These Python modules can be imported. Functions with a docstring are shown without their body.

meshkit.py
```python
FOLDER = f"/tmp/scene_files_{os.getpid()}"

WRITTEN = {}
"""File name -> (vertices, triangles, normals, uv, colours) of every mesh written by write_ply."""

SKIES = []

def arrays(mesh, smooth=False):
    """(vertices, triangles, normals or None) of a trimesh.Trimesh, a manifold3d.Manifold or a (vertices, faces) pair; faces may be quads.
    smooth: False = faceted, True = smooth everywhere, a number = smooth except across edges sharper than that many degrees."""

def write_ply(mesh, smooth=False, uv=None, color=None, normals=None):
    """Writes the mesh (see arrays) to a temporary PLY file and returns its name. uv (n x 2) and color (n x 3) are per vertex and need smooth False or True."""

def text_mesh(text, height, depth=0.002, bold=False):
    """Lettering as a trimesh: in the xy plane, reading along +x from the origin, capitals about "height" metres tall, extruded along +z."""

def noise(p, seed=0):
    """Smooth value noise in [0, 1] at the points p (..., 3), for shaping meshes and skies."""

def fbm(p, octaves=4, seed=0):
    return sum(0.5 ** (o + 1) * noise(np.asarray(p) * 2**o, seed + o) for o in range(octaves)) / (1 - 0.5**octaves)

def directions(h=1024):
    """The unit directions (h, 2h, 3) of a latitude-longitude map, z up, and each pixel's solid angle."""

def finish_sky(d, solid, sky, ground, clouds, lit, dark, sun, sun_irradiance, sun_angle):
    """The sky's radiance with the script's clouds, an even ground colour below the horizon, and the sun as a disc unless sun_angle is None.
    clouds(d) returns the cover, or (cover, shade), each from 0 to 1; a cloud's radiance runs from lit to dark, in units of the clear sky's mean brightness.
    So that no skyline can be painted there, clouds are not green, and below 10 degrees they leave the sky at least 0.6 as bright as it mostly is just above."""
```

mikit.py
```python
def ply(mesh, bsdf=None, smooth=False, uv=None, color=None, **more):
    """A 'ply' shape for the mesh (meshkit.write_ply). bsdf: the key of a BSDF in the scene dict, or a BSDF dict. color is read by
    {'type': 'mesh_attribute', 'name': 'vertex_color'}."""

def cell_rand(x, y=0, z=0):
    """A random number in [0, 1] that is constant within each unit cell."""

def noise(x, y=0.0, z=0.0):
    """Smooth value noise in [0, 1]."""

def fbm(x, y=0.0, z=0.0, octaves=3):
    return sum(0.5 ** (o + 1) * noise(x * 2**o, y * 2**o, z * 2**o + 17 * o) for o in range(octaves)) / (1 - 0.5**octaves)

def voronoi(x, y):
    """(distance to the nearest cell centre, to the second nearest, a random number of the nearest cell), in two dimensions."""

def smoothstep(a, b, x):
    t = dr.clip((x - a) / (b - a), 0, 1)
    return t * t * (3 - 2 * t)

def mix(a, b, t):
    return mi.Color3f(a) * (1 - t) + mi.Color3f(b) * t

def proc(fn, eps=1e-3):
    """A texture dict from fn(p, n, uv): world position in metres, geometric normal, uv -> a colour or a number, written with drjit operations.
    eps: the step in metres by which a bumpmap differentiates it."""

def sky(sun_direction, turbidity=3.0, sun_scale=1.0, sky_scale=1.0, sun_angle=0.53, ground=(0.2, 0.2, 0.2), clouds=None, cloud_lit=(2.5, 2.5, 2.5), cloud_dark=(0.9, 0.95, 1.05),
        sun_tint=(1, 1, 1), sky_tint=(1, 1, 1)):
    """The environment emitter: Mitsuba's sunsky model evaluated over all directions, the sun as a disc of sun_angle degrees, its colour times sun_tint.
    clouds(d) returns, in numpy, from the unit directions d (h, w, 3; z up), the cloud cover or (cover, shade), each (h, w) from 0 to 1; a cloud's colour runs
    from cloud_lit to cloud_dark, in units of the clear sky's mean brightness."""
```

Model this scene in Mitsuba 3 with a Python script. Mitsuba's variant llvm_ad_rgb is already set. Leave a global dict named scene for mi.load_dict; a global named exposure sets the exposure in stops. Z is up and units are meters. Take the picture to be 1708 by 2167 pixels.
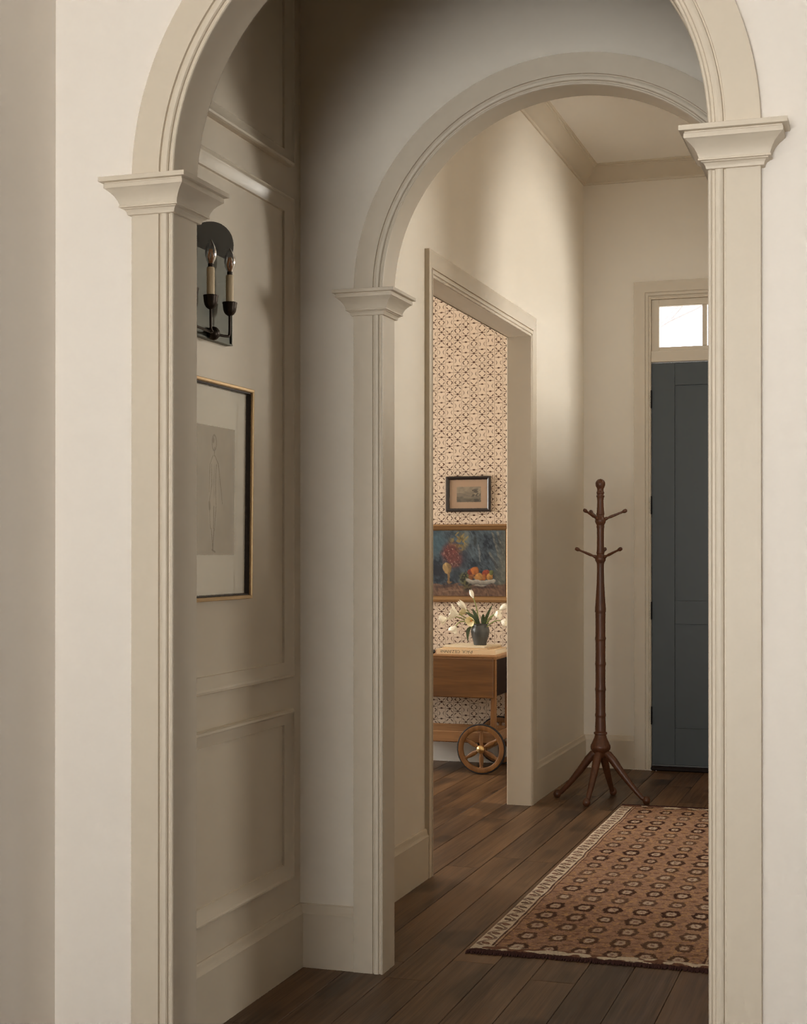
import math, random
import numpy as np, trimesh, drjit as dr, mitsuba as mi, mikit, meshkit
from mikit import noise, fbm, cell_rand, smoothstep, mix
from shapely.geometry import Polygon, box as sbox
from shapely.ops import unary_union
T = mi.ScalarTransform4f
random.seed(7); rng = np.random.default_rng(7)
scene, labels = {}, {}

# ------------------------------------------------------------------ camera, sky, windows, exposure
exposure = 0.0
FPX, YAW, PITCH, CZ = 3132.78, 0.3182, 0.0042, 1.3062
fwd = [-math.sin(YAW) * math.cos(PITCH), math.cos(YAW) * math.cos(PITCH), math.sin(PITCH)]
scene['camera'] = {'type': 'perspective', 'fov': 2 * math.degrees(math.atan(854 / FPX)), 'fov_axis': 'x',
                   'principal_point_offset_x': 0.0, 'principal_point_offset_y': -(1154.77 - 1083.5) / 2167,
                   'near_clip': 0.05, 'far_clip': 200.0,
                   'to_world': T().look_at(origin=[0, 0, CZ], target=[fwd[0], fwd[1], CZ + fwd[2]], up=[0, 0, 1])}
scene['sky'] = {**mikit.sky([0.3, 0.6, 0.75], turbidity=6.0, sun_scale=0.0, sky_scale=24.0, sky_tint=(1.0, 0.95, 0.88),
                            clouds=lambda d: 0.75 + 0.2 * meshkit.fbm(d * 3.0, 3), cloud_lit=(1.3, 1.3, 1.3), cloud_dark=(1.0, 1.0, 1.0)),
                'sampling_weight': 0.3}
SKY_GAIN = 1.0
DAY = np.array([1.0, .99, .96]); DAY_WARM = np.array([1.0, .97, .90])
L_REAR, L_SIDE, L_DINING, L_STAIR, L_NEAR = 40.5, 20.0, 13.5, 56.0, 4.0   # radiance of the window panes; side, stair and near ones are added

# ------------------------------------------------------------------ sizes of the place (metres, from the photograph)
XP = -1.7754                      # the long left wall
XA, XB, XC, XD = -1.5745, -1.4747, -0.3299, -0.2342      # first arch: casing outer / opening edges
YF, TH = 2.8815, 0.1215
YW, YWB = YF + 0.019, YF + TH - 0.019
YB1 = YF + TH
Y2 = 4.3267; Y2W = Y2 + 0.019; Y2B = Y2 + TH; Y2WB = Y2B - 0.019
XA2, XB2, XC2, XD2 = -1.5891, -1.4938, -0.3303, -0.2350
ZC, ZCB = 2.1164, 2.0400
Y3 = 8.8957
XR = -0.03                        # right wall of the passage and the hall
XDN = XP - 0.096                  # dining side of the left wall
ZCEIL = 3.5336 + 0.1055
DY0, DY1, DYO0, DYO1, DZO, DZC = 5.6642, 7.555, 5.7190, 7.443, 2.4176, 2.5238
FX1, FYB = 4.6, -3.6              # front room right / rear walls
DX0, DYN = -5.2, 4.2              # dining room far left / near wall

# ------------------------------------------------------------------ helpers
def lin(r, g=None, b=None):
    if g is None: h = r.lstrip('#'); r, g, b = (int(h[i:i + 2], 16) for i in (0, 2, 4))
    c = np.array([r, g, b]) / 255.0
    return [float(x) for x in np.where(c <= .04045, c / 12.92, ((c + .055) / 1.055) ** 2.4)]
def col(c): return {'type': 'rgb', 'value': list(map(float, c))}
def mat(name, color, rough=.5, metallic=0., spec=.5, coat=0., bump=None, **kw):
    b = {'type': 'principled', 'base_color': color if isinstance(color, dict) else col(color), 'roughness': rough if isinstance(rough, dict) else float(rough), 'metallic': float(metallic), 'specular': float(spec), **kw}
    if coat: b['clearcoat'] = coat; b['clearcoat_gloss'] = .8
    if bump: b = {'type': 'bumpmap', 'arbitrary': mikit.proc(bump[0], bump[2] if len(bump) > 2 else 1e-3), 'scale': bump[1], 'bsdf': b}
    scene[name] = {'type': 'twosided', 'bsdf': b}
    return name
used = set()
def numbered(k):
    if k not in used: used.add(k); return k
    i = 1
    while f'{k}_{i:03d}' in used: i += 1
    k = f'{k}_{i:03d}'; used.add(k); return k
def thing(name, label, cat=None, group=None, kind=None):
    k = numbered(name); labels[k] = {'label': label}
    if cat: labels[k]['category'] = cat
    if group: labels[k]['group'] = group
    if kind: labels[k]['kind'] = kind
    return k
def add(parent, name, mesh, m, smooth=False, label=None, kind=None, uv=None, **more):
    k = numbered(f'{parent}__{name}' if parent else name)
    scene[k] = mikit.ply(mesh, m, smooth=smooth, uv=uv, **more)
    if label or kind: labels[k] = {**({'label': label} if label else {}), **({'kind': kind} if kind else {})}
    return k
def solo(name, mesh, m, label, cat=None, group=None, kind=None, smooth=False, **more):
    k = thing(name, label, cat, group, kind); scene[k] = mikit.ply(mesh, m, smooth=smooth, **more); return k
cat_ = trimesh.util.concatenate
def bx(x0, x1, y0, y1, z0, z1, c=0.0):
    x0, x1 = sorted((x0, x1)); y0, y1 = sorted((y0, y1)); z0, z1 = sorted((z0, z1))
    if c <= 0:
        m = trimesh.creation.box(extents=[x1 - x0, y1 - y0, z1 - z0]); m.apply_translation([(x0 + x1) / 2, (y0 + y1) / 2, (z0 + z1) / 2]); return m
    c = min(c, (x1 - x0) * .45, (y1 - y0) * .45, (z1 - z0) * .45)
    pts = []
    for sx in (0, 1):
        for sy in (0, 1):
            for sz in (0, 1):
                p = np.array([x1 if sx else x0, y1 if sy else y0, z1 if sz else z0]); s = np.array([-1 if sx else 1, -1 if sy else 1, -1 if sz else 1]) * c
                for k in range(3):
                    q = p + s; q[k] = p[k]; pts.append(q)
    return trimesh.convex.convex_hull(np.array(pts))
def quadgrid(P, close_u=False, close_v=False):
    """P (n, m, 3) grid -> mesh"""
    n, m = P.shape[:2]
    I = np.arange(n * m).reshape(n, m); F = []
    a = I if not close_u else np.vstack([I, I[:1]])
    a = a if not close_v else np.hstack([a, a[:, :1]])
    q = np.stack([a[:-1, :-1], a[1:, :-1], a[1:, 1:], a[:-1, 1:]], -1).reshape(-1, 4)
    return trimesh.Trimesh(P.reshape(-1, 3), np.vstack([q[:, [0, 1, 2]], q[:, [0, 2, 3]]]), process=False)
def fan(P):
    P = np.asarray(P, float); n = len(P)
    return trimesh.Trimesh(P, [[0, i, i + 1] for i in range(1, n - 1)], process=False)
def lathe(prof, sides=32, axis=(0, 0, 1), at=(0, 0, 0)):
    """prof [(r, h)]"""
    a = np.linspace(0, 2 * np.pi, sides, endpoint=False)
    pr = np.array(prof, float)
    P = np.stack([pr[:, :1] * np.cos(a), pr[:, :1] * np.sin(a), np.repeat(pr[:, 1:], sides, 1)], -1)
    m = quadgrid(P, close_v=True)
    M = trimesh.geometry.align_vectors([0, 0, 1], np.asarray(axis, float)); M[:3, 3] = at
    m.apply_transform(M); return m
def tube(pts, radii, sides=12, cap=True):
    p = np.asarray(pts, float); r = np.broadcast_to(np.asarray(radii, float), (len(p),))
    t = np.gradient(p, axis=0); t /= np.linalg.norm(t, axis=1, keepdims=True) + 1e-12
    ref = np.array([0, 0, 1.]) if abs(t[0, 2]) < .9 else np.array([1., 0, 0])
    A = []
    a = np.cross(t[0], ref); a /= np.linalg.norm(a)
    for k in range(len(p)):
        a = a - t[k] * (a @ t[k]); a /= np.linalg.norm(a); A.append(a)
    A = np.array(A); B = np.cross(t, A); g = np.linspace(0, 2 * np.pi, sides, endpoint=False)
    P = p[:, None] + r[:, None, None] * (np.cos(g)[None, :, None] * A[:, None] + np.sin(g)[None, :, None] * B[:, None])
    m = quadgrid(P, close_v=True)
    if cap: m = cat_([m, fan(P[0]), fan(P[-1])])
    return m
def bez(p0, p1, p2, n=14):
    t = np.linspace(0, 1, n)[:, None]; p0, p1, p2 = map(np.array, (p0, p1, p2))
    return (1 - t) ** 2 * p0 + 2 * t * (1 - t) * p1 + t * t * p2
def extr(poly, fn, depth):
    """shapely polygon in (a, b) extruded to depth; fn(a, b, d) -> xyz"""
    parts = [trimesh.creation.extrude_polygon(g, depth, engine='earcut') for g in getattr(poly, 'geoms', [poly])]
    m = cat_(parts); v = m.vertices
    m.vertices = np.stack(fn(v[:, 0], v[:, 1], v[:, 2]), -1)
    m.fix_normals() if len(parts) == 1 else None
    return m
def rings(levels, closed=True, caps=(False, False)):
    """levels: list of 4-point loops -> lofted"""
    P = np.array(levels, float)[:, :, :]
    m = quadgrid(P, close_v=True)
    ms = [m]
    if caps[0]: ms.append(fan(P[0]))
    if caps[1]: ms.append(fan(P[-1]))
    return cat_(ms)
def along(prof, f0, f1):
    """extrude a profile [(d, z)] between two placements f(d, z)->xyz, with end caps"""
    A = np.array([f0(d, z) for d, z in prof]); B = np.array([f1(d, z) for d, z in prof])
    return cat_([quadgrid(np.stack([A, B], 0), close_v=True), fan(A), fan(B)])

# ------------------------------------------------------------------ materials
def f_wall(p, n, uv): 
    k = fbm(p.x * 1.3 + p.z * .4, p.y * 1.3, p.z * 1.1)
    return mi.Color3f(.735, .682, .612) * (.97 + .06 * k)
mat('paint_wall', mikit.proc(f_wall), .55, spec=.3)
def f_trim(p, n, uv):
    k = fbm(p.x * 2.3, p.y * 2.3, p.z * 1.5)
    return mi.Color3f(.575, .503, .40) * (.98 + .04 * k)
def f_wall2(p, n, uv):
    k = fbm(p.x * 1.3 + p.z * .4, p.y * 1.3, p.z * 1.1)
    return mi.Color3f(.70, .642, .548) * (.97 + .06 * k)
mat('paint_hall', mikit.proc(f_wall2), .55, spec=.3)
mat('paint_trim', mikit.proc(f_trim), .46, spec=.4)
mat('paint_panel', mikit.proc(f_trim), .33, spec=.5)
mat('paint_ceiling', (.78, .74, .68), .7, spec=.2)
mat('dark_bounce_cut', (.11, .10, .085), .6)  # dark tone given to unseen surfaces to cut bounced light
mat('paint_white', (.72, .69, .64), .4)
mat('door_paint', lin('#3a4143'), .42, spec=.4)
mat('black_iron', (.012, .011, .011), .45, metallic=.3)
def f_floor(p, n, uv):
    r = uv.x; w = p.x + r * 17.0
    big = fbm(w * 5.0, p.y * 1.1 + r * 40.0, 0.0)
    grain = fbm(w * 90.0, p.y * 3.2 + r * 30.0, 2.0)
    fine = noise(w * 420.0, p.y * 9.0, r * 9.0)
    knot = smoothstep(.70, .86, noise(w * 9.0 + 3.0, p.y * 3.6 + r * 11.0, 5.0))
    t = dr.clip(.62 * big + .24 * grain + .14 * fine + (r - .5) * .15, 0, 1)
    c = mix((.042, .020, .0085), (.150, .080, .036), smoothstep(.2, .8, t))
    return c * (1 - .45 * knot)
def f_floor_r(p, n, uv): return .36 + .16 * noise(p.x * 60, p.y * 4, 0)
def f_floor_b(p, n, uv): return noise((p.x + uv.x * 17) * 130.0, p.y * 4.0, uv.x * 9)
mat('oak_floor', mikit.proc(f_floor), mikit.proc(f_floor_r), spec=.4, bump=(f_floor_b, .00025))
mat('sub_floor', (.03, .02, .014), .8)
def wood(name, c0, c1, ax, rough=.35, scale=1.0, coat=.2):
    def f(p, n, uv):
        q = [p.x, p.y, p.z]; l = q.pop(ax)
        g = fbm(q[0] * 55 * scale + fbm(l * 3, q[1] * 9) * 2.0, q[1] * 55 * scale, l * 3.5)
        h = noise(q[0] * 300, q[1] * 300, l * 12)
        return mix(c0, c1, dr.clip(.75 * g + .25 * h, 0, 1))
    return mat(name, mikit.proc(f), rough, coat=coat)
wood('walnut_x', (.052, .018, .0035), (.175, .072, .016), 0, .42, 1.0, .03)
wood('walnut_z', (.085, .034, .009), (.26, .115, .034), 2, .38, 1.0, .06)
wood('walnut_light', (.17, .078, .030), (.37, .195, .088), 0, .34)
wood('mahogany', (.030, .0095, .004), (.135, .046, .017), 2, .40, 1.2, .04)
mat('walnut_dark', (.010, .004, .003), .6, spec=.2)
mat('rubber', (.012, .009, .009), .7)
mat('brass', (.62, .42, .19), .28, metallic=1.0)
mat('gilt', (.60, .42, .23), .40, metallic=.75)
mat('gilt_old', (.27, .15, .065), .42, metallic=.55)
mat('dark_liner', (.018, .01, .007), .5)
mat('ebony', (.010, .005, .004), .34, coat=.15)
mat('tin', (.070, .071, .056), .42, metallic=.6)
mat('tin_shade', (.022, .020, .015), .5, metallic=.5)  # darker copy of the tin; shade of the down-facing top is in the colour
mat('bronze', (.035, .024, .017), .38, metallic=.7)
mat('candle_wax', lin('#d9c5a2'), .5)
mat('amber', (.62, .30, .10), .3)
mat('mat_board', (.66, .61, .51), .8, spec=.1)
mat('mat_tan', (.36, .24, .16), .8, spec=.1)
scene['clear_glass'] = {'type': 'thindielectric', 'int_ior': 1.5}
scene['bulb_glass'] = {'type': 'dielectric', 'int_ior': 1.5, 'ext_ior': 1.0}
mat('pewter', (.075, .078, .078), .34, metallic=.35, coat=.3)
mat('petal', (.86, .82, .70), .5, sheen=.3)
mat('petal_cream', (.82, .74, .47), .5)
mat('stem_green', (.22, .27, .085), .45)
mat('leaf_green', (.055, .085, .035), .42)
mat('book_cream', (.62, .45, .27), .6)
mat('book_tan', (.50, .34, .19), .6)
mat('book_pale', (.56, .47, .33), .6)
mat('page', (.70, .60, .45), .8)
mat('ink', (.05, .035, .025), .7)
mat('black_gloss', (.01, .01, .01), .2, coat=.5)
mat('bark', (.50, .455, .44), .9)
mat('outside_ground', (.5, .48, .44), .9)

# ------------------------------------------------------------------ floor: slab and oak planks
k = thing('floor', 'dark stained oak plank floor running through the arches', kind='structure')
scene[k] = mikit.ply(bx(DX0 - .1, FX1 + .1, FYB - .1, Y3 + .12, -.16, -.022), 'sub_floor')
PW = .142; px0 = -.9088
rest = []; rest_uv = []
for i in range(-32, 52):
    xa, xb = px0 + i * PW, px0 + (i + 1) * PW
    if xb < DX0 or xa > FX1: continue
    xa, xb = max(xa, DX0), min(xb, FX1)
    seen = -3.5 < xa and xb < .15
    y = FYB - rng.uniform(0, 1.6)
    while y < Y3:
        L = rng.uniform(1.1, 2.3); a, b = max(y, FYB), min(y + L, Y3); y += L
        if b - a < .02: continue
        m = bx(xa + .0009, xb - .0009, a + .0007, b - .0007, -.022, 0.0, .0016)
        r = float(rng.uniform())
        if seen and b > 2.95:
            add(k, 'plank', m, 'oak_floor', uv=np.full((len(m.vertices), 2), r))
        else:
            rest.append(m); rest_uv.append(np.full((len(m.vertices), 2), r))
add(k, 'boards', cat_(rest), 'oak_floor', uv=np.vstack(rest_uv), kind='stuff')

# ------------------------------------------------------------------ ceiling
ck = solo('ceiling', bx(DX0 - .12, FX1 + .12, FYB - .12, Y3 + .12, ZCEIL, ZCEIL + .12), 'paint_ceiling', 'off-white ceiling over the hall', kind='structure')
add(ck, 'bounce_cut_panel', bx(XP, XR, YWB, Y2W, ZCEIL - .02, ZCEIL), 'dark_bounce_cut', label='unseen dark panel added under the passage ceiling to cut bounced light')  # unseen dark panel, added to lower the light bounced in the passage

# ------------------------------------------------------------------ walls
def arch_opening(x0, x1, zs, n=96):
    r = (x1 - x0) / 2; cx = (x0 + x1) / 2
    a = np.linspace(0, np.pi, n)
    return Polygon([(x0, -1), (x1, -1)] + [(cx + r * math.cos(t), zs + r * math.sin(t)) for t in a])
XZ = lambda y0: (lambda a, b, d: (a, y0 + d, b))
YZ = lambda x0: (lambda a, b, d: (x0 - d, a, b))
solo('wall_front', extr(sbox(XP, 0, FX1, ZCEIL).difference(arch_opening(XB - .012, XC + .012, ZC)), XZ(YW), YWB - YW), 'paint_wall',
     'warm white plaster wall holding the first, nearest arch', kind='structure')
solo('wall_middle', extr(sbox(XP, 0, XR, ZCEIL).difference(arch_opening(XB2 - .012, XC2 + .012, ZC)), XZ(Y2W), Y2WB - Y2W), 'paint_hall',
     'plaster wall holding the second, farther arch', kind='structure')
wl = thing('wall_left', 'long left wall with moulded panels in the passage and a cased doorway in the hall', kind='structure')
lw = sbox(FYB, 0, Y3, ZCEIL).difference(sbox(DYO0 - .012, -1, DYO1 + .012, DZO + .012))
front_part = lw.intersection(sbox(FYB, 0, YW + .04, 9)); pan_part = lw.intersection(sbox(YW + .04, 0, Y2W + .04, 9)); hall_part = lw.intersection(sbox(Y2W + .04, 0, Y3, 9))
scene[wl] = mikit.ply(extr(hall_part, YZ(XP), XP - XDN), 'paint_hall')
add(wl, 'section', extr(front_part, YZ(XP), XP - XDN), 'paint_wall')
add(wl, 'passage_section', extr(pan_part, YZ(XP), XP - XDN), 'paint_panel')
# applied panel mouldings: three, one above the other
MP = [(0, 0), (0, .011), (.003, .0145), (.009, .0155), (.0125, .0125), (.016, .0105), (.030, .0065), (.041, .0045), (.046, .0040), (.048, 0)]
for z0, z1 in ((.2976, .8212), (.9194, 2.4010), (2.4993, 3.40)):
    y0, y1 = 3.105, 4.249
    add(wl, 'panel_moulding', rings([[(XP + h * 1.5, y0 + d, z0 + d), (XP + h * 1.5, y1 - d, z0 + d), (XP + h * 1.5, y1 - d, z1 - d), (XP + h * 1.5, y0 + d, z1 - d)] for d, h in MP]), 'paint_panel', 28)
# right wall of passage and hall, with openings added to let in side light
def arched(y0, y1, z0, z1): return unary_union([sbox(y0, z0, y1, z1), arch_opening(y0, y1, z1).intersection(sbox(-9, z1 - .01, 99, 9))])
hole = unary_union([arched(6.98, 8.13, 2.20, 2.56), arched(5.15, 6.50, 1.95, 2.50), sbox(3.12, -1, 3.70, 2.32)])
wr = thing('wall_right', 'wall along the right of the passage and the hall', kind='structure')
wrp = sbox(YWB, 0, Y3, ZCEIL).difference(hole)
scene[wr] = mikit.ply(extr(wrp.intersection(sbox(Y2W + .04, -1, Y3, 9)), YZ(XR + .1), .1), 'paint_hall')
add(wr, 'passage_section', extr(wrp.intersection(sbox(YWB, -1, Y2W + .04, 9)), YZ(XR + .1), .1), 'dark_bounce_cut')  # flat wall, darkened to cut the light it bounces into the passage
# end wall with the front door and transom
DXL, DXR, CXL, CXR = -1.3660, -.4520, -1.4660, -.3520
ZD1, ZT0, ZT1, ZCT = 2.4400, 2.5100, 2.8200, 2.9265
solo('wall_end', extr(sbox(XP, 0, XR + .1, ZCEIL).difference(sbox(DXL - .03, -1, DXR + .03, ZT1 + .012)), XZ(Y3), .12), 'paint_hall', 'plaster end wall around the front door', kind='structure')
# wallpapered wall of the dining room
def f_paper(p, n, uv):
    W, H = .0528, .283
    a = (p.x + 2.7055) / W; c = dr.floor(a); cx = (a - c - .5) * W
    b = p.z / H + cell_rand(c, 3.0, 1.0); row = dr.floor(b); z = (b - row) * H
    j = cell_rand(c, row, 4.0)
    ink = mi.Float(0)
    ax = dr.abs(cx)
    def wrap(e):
        d = z - e
        return dr.select(d > H / 2, d - H, dr.select(d < -H / 2, d + H, d))
    def el(x, y, rx, ry): return 1 - smoothstep(.75, 1.2, dr.sqrt(dr.square(x / rx) + dr.square(y / ry)))
    def up(v): return dr.maximum(ink, v)
    for e in (0.0, .066):
        d = wrap(e)
        ink = up(.75 * (1 - smoothstep(.0006, .0022, dr.abs(d))) * (1 - smoothstep(.019, .024, ax)))
        ink = up(el(cx, d, .0085, .0052))
    d = wrap(.033)
    ink = up(.8 * el(ax - .0110 - dr.square(d) * 36.0, d, .0025, .0150))
    for e, s in ((.105, 1.0), (.160, 1.0), (.198, .55), (.242, .85)):
        d = wrap(e)
        ink = up(s * el(cx, d, .0098, .0052)); ink = up(s * .9 * el(cx, d, .0034, .0095))
        ad = dr.abs(d)
        u = (ax - .0145) * .66 + (ad - .0160) * .75; v = -(ax - .0145) * .75 + (ad - .0160) * .66
        ink = up(.95 * el(u, v, .0098, .0030))
        ink = up(.8 * s * el(ax - .0150, d, .0062, .0021))
    edge = (.5 * W - ax)
    ink = up(.62 * (1 - smoothstep(.0006, .0020, edge)))
    ink *= .82 + .3 * noise(p.x * 90, p.z * 90, 1.0)
    return mix((.57, .455, .35), (.062, .026, .014), dr.clip(ink, 0, 1))
mat('wallpaper', mikit.proc(f_paper), .75, spec=.2)
solo('wall_dining', bx(DX0, XDN, Y3, Y3 + .12, 0, ZCEIL), 'wallpaper', 'dining room wall papered in cream with columns of brown block-print stars', kind='structure')
solo('wall_dining_near', bx(DX0, XDN, DYN - .1, DYN, 0, ZCEIL), 'paint_wall', 'plaster near wall of the dining room', kind='structure')

# ------------------------------------------------------------------ windows that light the rooms
def lit_window(name, label, o, ua, ub, uw, uh, nrm, L, cols, rows, tint=DAY):
    """o centre; ua horizontal unit, nrm pointing into the room; daylit panes behind a frame with muntins"""
    k = thing(name, label, kind='structure')
    o, ua, nrm = (np.array(v, float) for v in (o, ua, nrm)); ub = np.array([0, 0, 1.])
    def obox(a0, a1, b0, b1, d0, d1, c=.004):
        m = bx(a0, a1, b0, b1, d0, d1, c); v = m.vertices
        m.vertices = o + v[:, :1] * ua + v[:, 1:2] * ub + v[:, 2:] * nrm; m.fix_normals(); return m
    w, h = uw / 2, uh / 2
    for a0, a1, b0, b1 in ((-w - .09, -w, -h - .09, h + .09), (w, w + .09, -h - .09, h + .09), (-w, w, h, h + .09), (-w, w, -h - .09, -h)):
        add(k, 'frame', obox(a0, a1, b0, b1, -.06, .02), 'paint_trim')
    for i in range(1, cols): a = -w + uw * i / cols; add(k, 'muntin', obox(a - .012, a + .012, -h, h, -.05, -.015), 'paint_trim')
    for i in range(1, rows): b = -h + uh * i / rows; add(k, 'muntin', obox(-w, w, b - .012, b + .012, -.049, -.016), 'paint_trim')
    P = [o + a * ua + b * ub - .055 * nrm for a, b in ((-w, -h), (w, -h), (w, h), (-w, h))]
    m = fan(P)
    if m.face_normals[0] @ nrm < 0: m = trimesh.Trimesh(m.vertices, m.faces[:, ::-1], process=False)
    add(k, 'pane', m, {'type': 'diffuse', 'reflectance': col((.1, .1, .1))}, emitter={'type': 'area', 'radiance': col(tint * L)})
    return k
def wall_with_hole(name, label, a0, a1, hole, fn, depth, m='paint_wall'):
    solo(name, extr(sbox(a0, 0, a1, ZCEIL).difference(hole), fn, depth), m, label, kind='structure')
# rear wall of the front room, behind the camera
wx0, wx1, wz0, wz1 = -1.28, .15, .42, 2.10
wall_with_hole('wall_rear', 'rear wall of the front room', XP, FX1, sbox(wx0 - .09, wz0 - .09, wx1 + .09, wz1 + .09), XZ(FYB - .1), .1, 'dark_bounce_cut')
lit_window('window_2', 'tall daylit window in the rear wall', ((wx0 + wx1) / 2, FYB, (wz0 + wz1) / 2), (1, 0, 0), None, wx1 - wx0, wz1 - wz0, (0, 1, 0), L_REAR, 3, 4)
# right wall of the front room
solo('wall_front_right', bx(FX1, FX1 + .1, FYB, YW, 0, ZCEIL), 'dark_bounce_cut', 'right wall of the front room', kind='structure')
# unseen study and doorway added so a window lights the passage panels
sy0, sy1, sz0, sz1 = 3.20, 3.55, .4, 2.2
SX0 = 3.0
wall_with_hole('added_wall_study', 'outer wall of the added unseen study', YWB, 4.5, sbox(sy0 - .09, sz0 - .09, sy1 + .09, sz1 + .09), YZ(SX0 + .1), .1, 'dark_bounce_cut')
lit_window('window_3', 'narrow window in the added unseen study, lighting the passage panels', (SX0, (sy0 + sy1) / 2, (sz0 + sz1) / 2), (0, 1, 0), None, sy1 - sy0, sz1 - sz0, (-1, 0, 0), L_SIDE, 1, 4, DAY_WARM)
# dining room side window
ey0, ey1, ez0, ez1 = 6.75, 8.55, .7, 2.6
wall_with_hole('wall_dining_side', 'side wall of the dining room', DYN, Y3, sbox(ey0 - .09, ez0 - .09, ey1 + .09, ez1 + .09), YZ(DX0), .1)
lit_window('window_4', 'wide daylit window in the dining room side wall', (DX0, (ey0 + ey1) / 2, (ez0 + ez1) / 2), (0, 1, 0), None, ey1 - ey0, ez1 - ez0, (1, 0, 0), L_DINING, 3, 3, DAY_WARM)
# unseen stair side room with windows, added to light the hall
SX1 = 2.3
gs = [(7.05, 7.80, 2.20, 3.05), (5.40, 6.25, 1.75, 3.05)]
wall_with_hole('added_wall_stair', 'outer wall of the added unseen stair side room', 4.6, Y3, unary_union([sbox(a - .09, c - .09, b + .09, d + .09) for a, b, c, d in gs]), YZ(SX1 + .1), .1)
for i, (a, b, c, d) in enumerate(gs):
    lit_window(f'window_{5 + i}', ('window added in the unseen stair side room to light the hall near the front door', 'window added in the unseen stair side room to light the hall near the passage')[i], (SX1, (a + b) / 2, (c + d) / 2), (0, 1, 0), None, b - a, d - c, (-1, 0, 0), (L_STAIR, L_NEAR)[i], 1, 2, DAY_WARM)
solo('added_wall_stair_near', bx(XR + .1, SX1 + .1, 4.5, 4.6, 0, ZCEIL), 'paint_wall', 'near wall of the added unseen stair side room', kind='structure')
solo('added_wall_stair_far', bx(XR + .1, SX1 + .1, Y3, Y3 + .12, 0, ZCEIL), 'paint_wall', 'far wall of the added unseen stair side room', kind='structure')

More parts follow.
